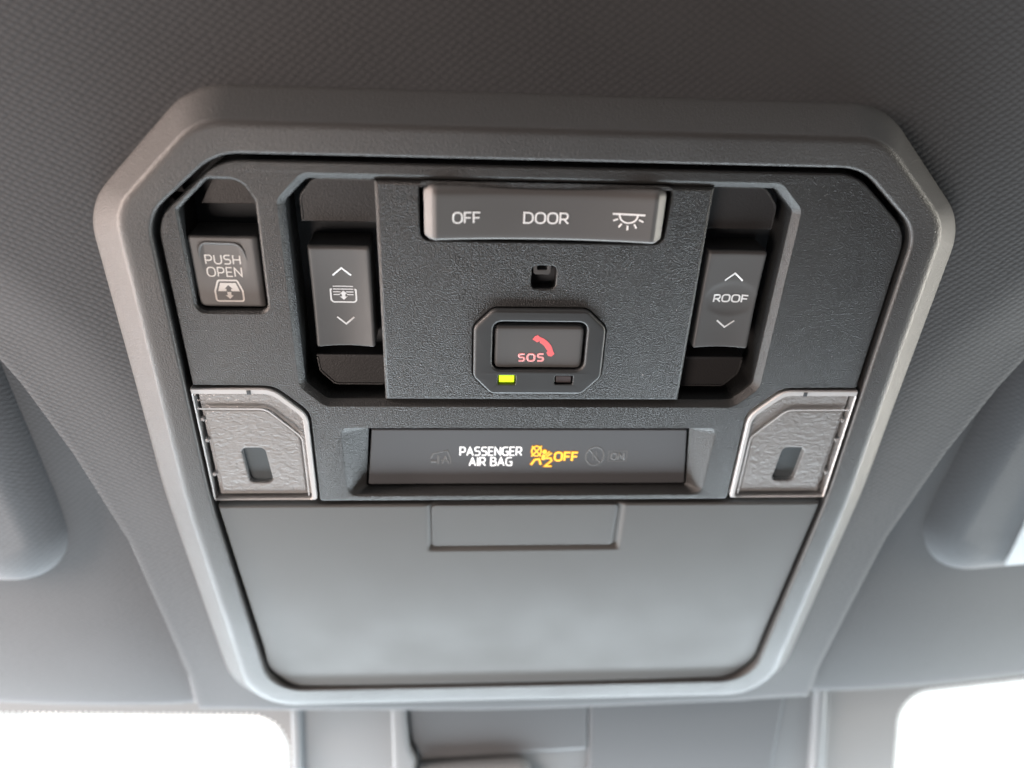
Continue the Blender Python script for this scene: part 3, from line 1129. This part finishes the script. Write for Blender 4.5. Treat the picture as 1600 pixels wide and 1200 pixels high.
def lamp(sgn, label):
    def mir(p):
        return ccw(p if sgn > 0 else mirror(p))
    xo = lambda v: gap_half(v) - .9
    base = [(xo(-48.6), -48.4, .5), (62.6, -48.4, 1.0), (62.6, -18.4, 6.5), (71.2, -9.9, 6.5), (xo(-10), -9.9, .3)]
    outl = ccw(rounded(base, 7))
    # pocket that holds the lamp (the part itself)
    root = plate('map_lamp', mir(outl), [], -9.0, 2.0, 'dark', con, .1)
    tag(root, label)
    # clear rim: a wall of acrylic round the cover, thick above and inside, thin elsewhere
    vs, fs = [], []
    inner = ccw(rounded([(xo(-47.9) - .4, -47.95, .4), (64.0, -47.95, .8), (64.0, -19.0, 5.5), (71.9, -11.6, 5.5), (xo(-11) - .4, -11.6, .3)], 7))
    lps = [at(outl, -6), at(outl, .05), at(offset(outl, -.25), .35), at(offset(inner, .2), .35), at(inner, .1), at(inner, -2.5)]
    skin(lps, vs, fs)
    vs = [(sgn * x, y, z) for x, y, z in vs]
    finish('rim', vs, fs, 'rim', root, angle=40)
    # lens pane across the opening
    vs, fs = [], []
    cap([at(offset(outl, -.5), -.25)], vs, fs)
    vs = [(sgn * x, y, z) for x, y, z in vs]
    finish('lens', vs, fs, 'acrylic', root, smooth=False)
    # rippled diffuser in two steps with the lamp window in the lower one
    hole = ccw(rounded([(74.8, -42.6, 1.6), (81.6, -42.6, 1.6), (82.7, -30.2, 1.6), (76.0, -30.2, 1.6)], 5))
    stepo = ccw(rounded([(xo(-47) - 2.6, -46.0, .4), (65.6, -46.0, .4), (65.6, -26.2, 5), (73.6, -17.2, 5), (xo(-17) - 2.0, -17.2, .4)], 6))
    hm = mir(hole)
    plate('diffuser', mir(ccw(rounded([(xo(-47) - 1.6, -47.4, .4), (64.0, -47.4, .4), (64.0, -18.8, 5), (71.8, -11.2, 5), (xo(-11) - 1.2, -11.2, .4)], 6))), [mir(offset(stepo, -.2))], -1.7, 1.5, 'diffuser', root, .2)
    plate('diffuser', mir(stepo), [hm], -.75, 4.5, 'diffuser', root, .7, [(.5, .5)])
    plate('lamp_window', offset(hm, 1.5), [], -2.4, 1.0, 'led_window', root, .1)
    # moulded ridge on the pane along the step
    rid = [(xo(-16) - .9, -16.5), (73.9, -16.6, 4), (64.9, -26.0, 4), (64.9, -46.8)]
    rid = rounded([(sgn * p[0],) + tuple(p[1:]) for p in rid], 6, False)
    strokes('lens_ridge', [(rid, False, .42)], .42, lambda u, v: -.22, 'rim', root, h=.22)
    # snap tabs along the outer side
    for v in (-20.5, -27.5, -39.5):
        x = xo(v) - 1.3
        plate('snap_tab', rounded([(sgn * (x - .5), v - .6, .4), (sgn * (x + .6), v - .6, .4), (sgn * (x + .6), v + .6, .4), (sgn * (x - .5), v + .6, .4)] if sgn > 0 else [(sgn * (x + .6), v - .6, .4), (sgn * (x - .5), v - .6, .4), (sgn * (x - .5), v + .6, .4), (sgn * (x + .6), v + .6, .4)], 3), [], -.6, 2.5, 'rim', root, .3)
    # small dark key notch in the upper rim
    plate('notch', [(sgn * 77.6 - .55, -11.6), (sgn * 77.6 + .55, -11.6), (sgn * 77.6 + .55, -10.3), (sgn * 77.6 - .55, -10.3)], [], .45, 1.2, 'dark', root, .05)
    return root


lamp(-1, 'clear map lamp with window on the driver side, beside the sunshade switch')
lamp(1, 'clear map lamp with window on the passenger side, below the roof switch')

# storage door -----------------------------------------------------------------


def door_h(u, v):
    t = max(0, (-v - 51) / 82)
    w = .1 - .8 * t ** 2 * .8 + 1.0 * smooth(.93, 1.0, t)
    w -= .9 * (u / 90) ** 2 * t
    # scooped field in the middle, rising again to the front lip
    w -= .8 * math.exp(-((u / 62) ** 2)) * math.exp(-(((t - .78) / .22) ** 2))
    # pocket for the latch
    a = smooth(30.1, 29.3, abs(u)) * smooth(-68.9, -68.2, v)
    return w - .95 * a


top_v, bot_v = -50.6, -132.7
verts, faces = [], []
vs_ = [top_v - .35 * k for k in range(6)] + [top_v - 2 - (top_v - 2 - bot_v - 14) * k / 100 for k in range(101)][1:]
rb = 13.0
vs_ += [bot_v + 14 - 14 * sin(pi / 2 * k / 16) for k in range(1, 17)]
NS = 240
ss_ = [-1 + 2 * k / NS for k in range(NS + 1)]
ss_ = [-1, -.998, -.995, -.992] + [s for s in ss_ if abs(s) < .988] + [.992, .995, .998, 1]
for v in vs_:
    hw = gap_half(v) - 1.3 + .9 * smooth(-110, -130, v)
    e = v - bot_v
    if e < rb:
        hw -= rb - sqrt(max(0, rb * rb - (rb - e) ** 2))
    for s in ss_:
        u = s * hw
        d = min((1 - abs(s)) * hw, top_v - v, e)
        roll = 0
        if d < .7:
            roll = .7 * (1 - sqrt(max(0, 1 - (1 - d / .7) ** 2)))
        verts.append((u, v, door_h(u, v) - roll))
n = len(ss_)
for j in range(len(vs_) - 1):
    for i in range(n - 1):
        faces.append((j * n + i, j * n + i + 1, (j + 1) * n + i + 1, (j + 1) * n + i))
m = len(vs_)
ring = list(range(n)) + [j * n + n - 1 for j in range(1, m)] + [(m - 1) * n + i for i in range(n - 2, -1, -1)] + [j * n for j in range(m - 2, 0, -1)]
b0 = len(verts)
for r in ring:
    verts.append((verts[r][0], verts[r][1], -8))
for k in range(len(ring)):
    faces.append((ring[k], ring[(k + 1) % len(ring)], b0 + (k + 1) % len(ring), b0 + k))
sd = finish('storage_door', verts, faces, 'door', con, angle=60, weighted=False)
pad('latch', -29.0, 28.7, -67.9, -51.0, lambda u, v: -.10 - .022 * (-51 - v), ((.5, .5), (1.6, .9), (.6, .5), (.3, .3)), 2.6, 'door', sd, 1.6, 1.0)

# a few specks of lint caught on the grained plastic -----------------------------
random.seed(5)
vs, fs = [], []
for k in range(46):
    u, v = random.uniform(-88, 88), random.uniform(-45, 51)
    if abs(u) < 63 and not (abs(u) < 40 and -12 < v < 32 and not (-18 < u < 19 and v < 16)):
        continue
    if v < -8 and abs(u) > 60 or (u < -66 and v > 11):
        continue
    if abs(u) > 72 and v > 34:
        continue
    r = random.choice((.07, .09, .12, .16))
    a = random.uniform(0, pi)
    pts = [(u + r * cos(a + t) * random.uniform(.7, 1.4), v + r * sin(a + t) * random.uniform(.7, 1.2)) for t in [2 * pi * q / 5 for q in range(5)]]
    b0 = len(vs)
    vs += [(x, y, .02) for x, y in pts] + [(u, v, .13)]
    fs += [(b0 + q, b0 + (q + 1) % 5, b0 + 5) for q in range(5)]
lint = finish('lint_specks', vs, fs, 'lint', con, smooth=False)
lint['kind'] = 'stuff'
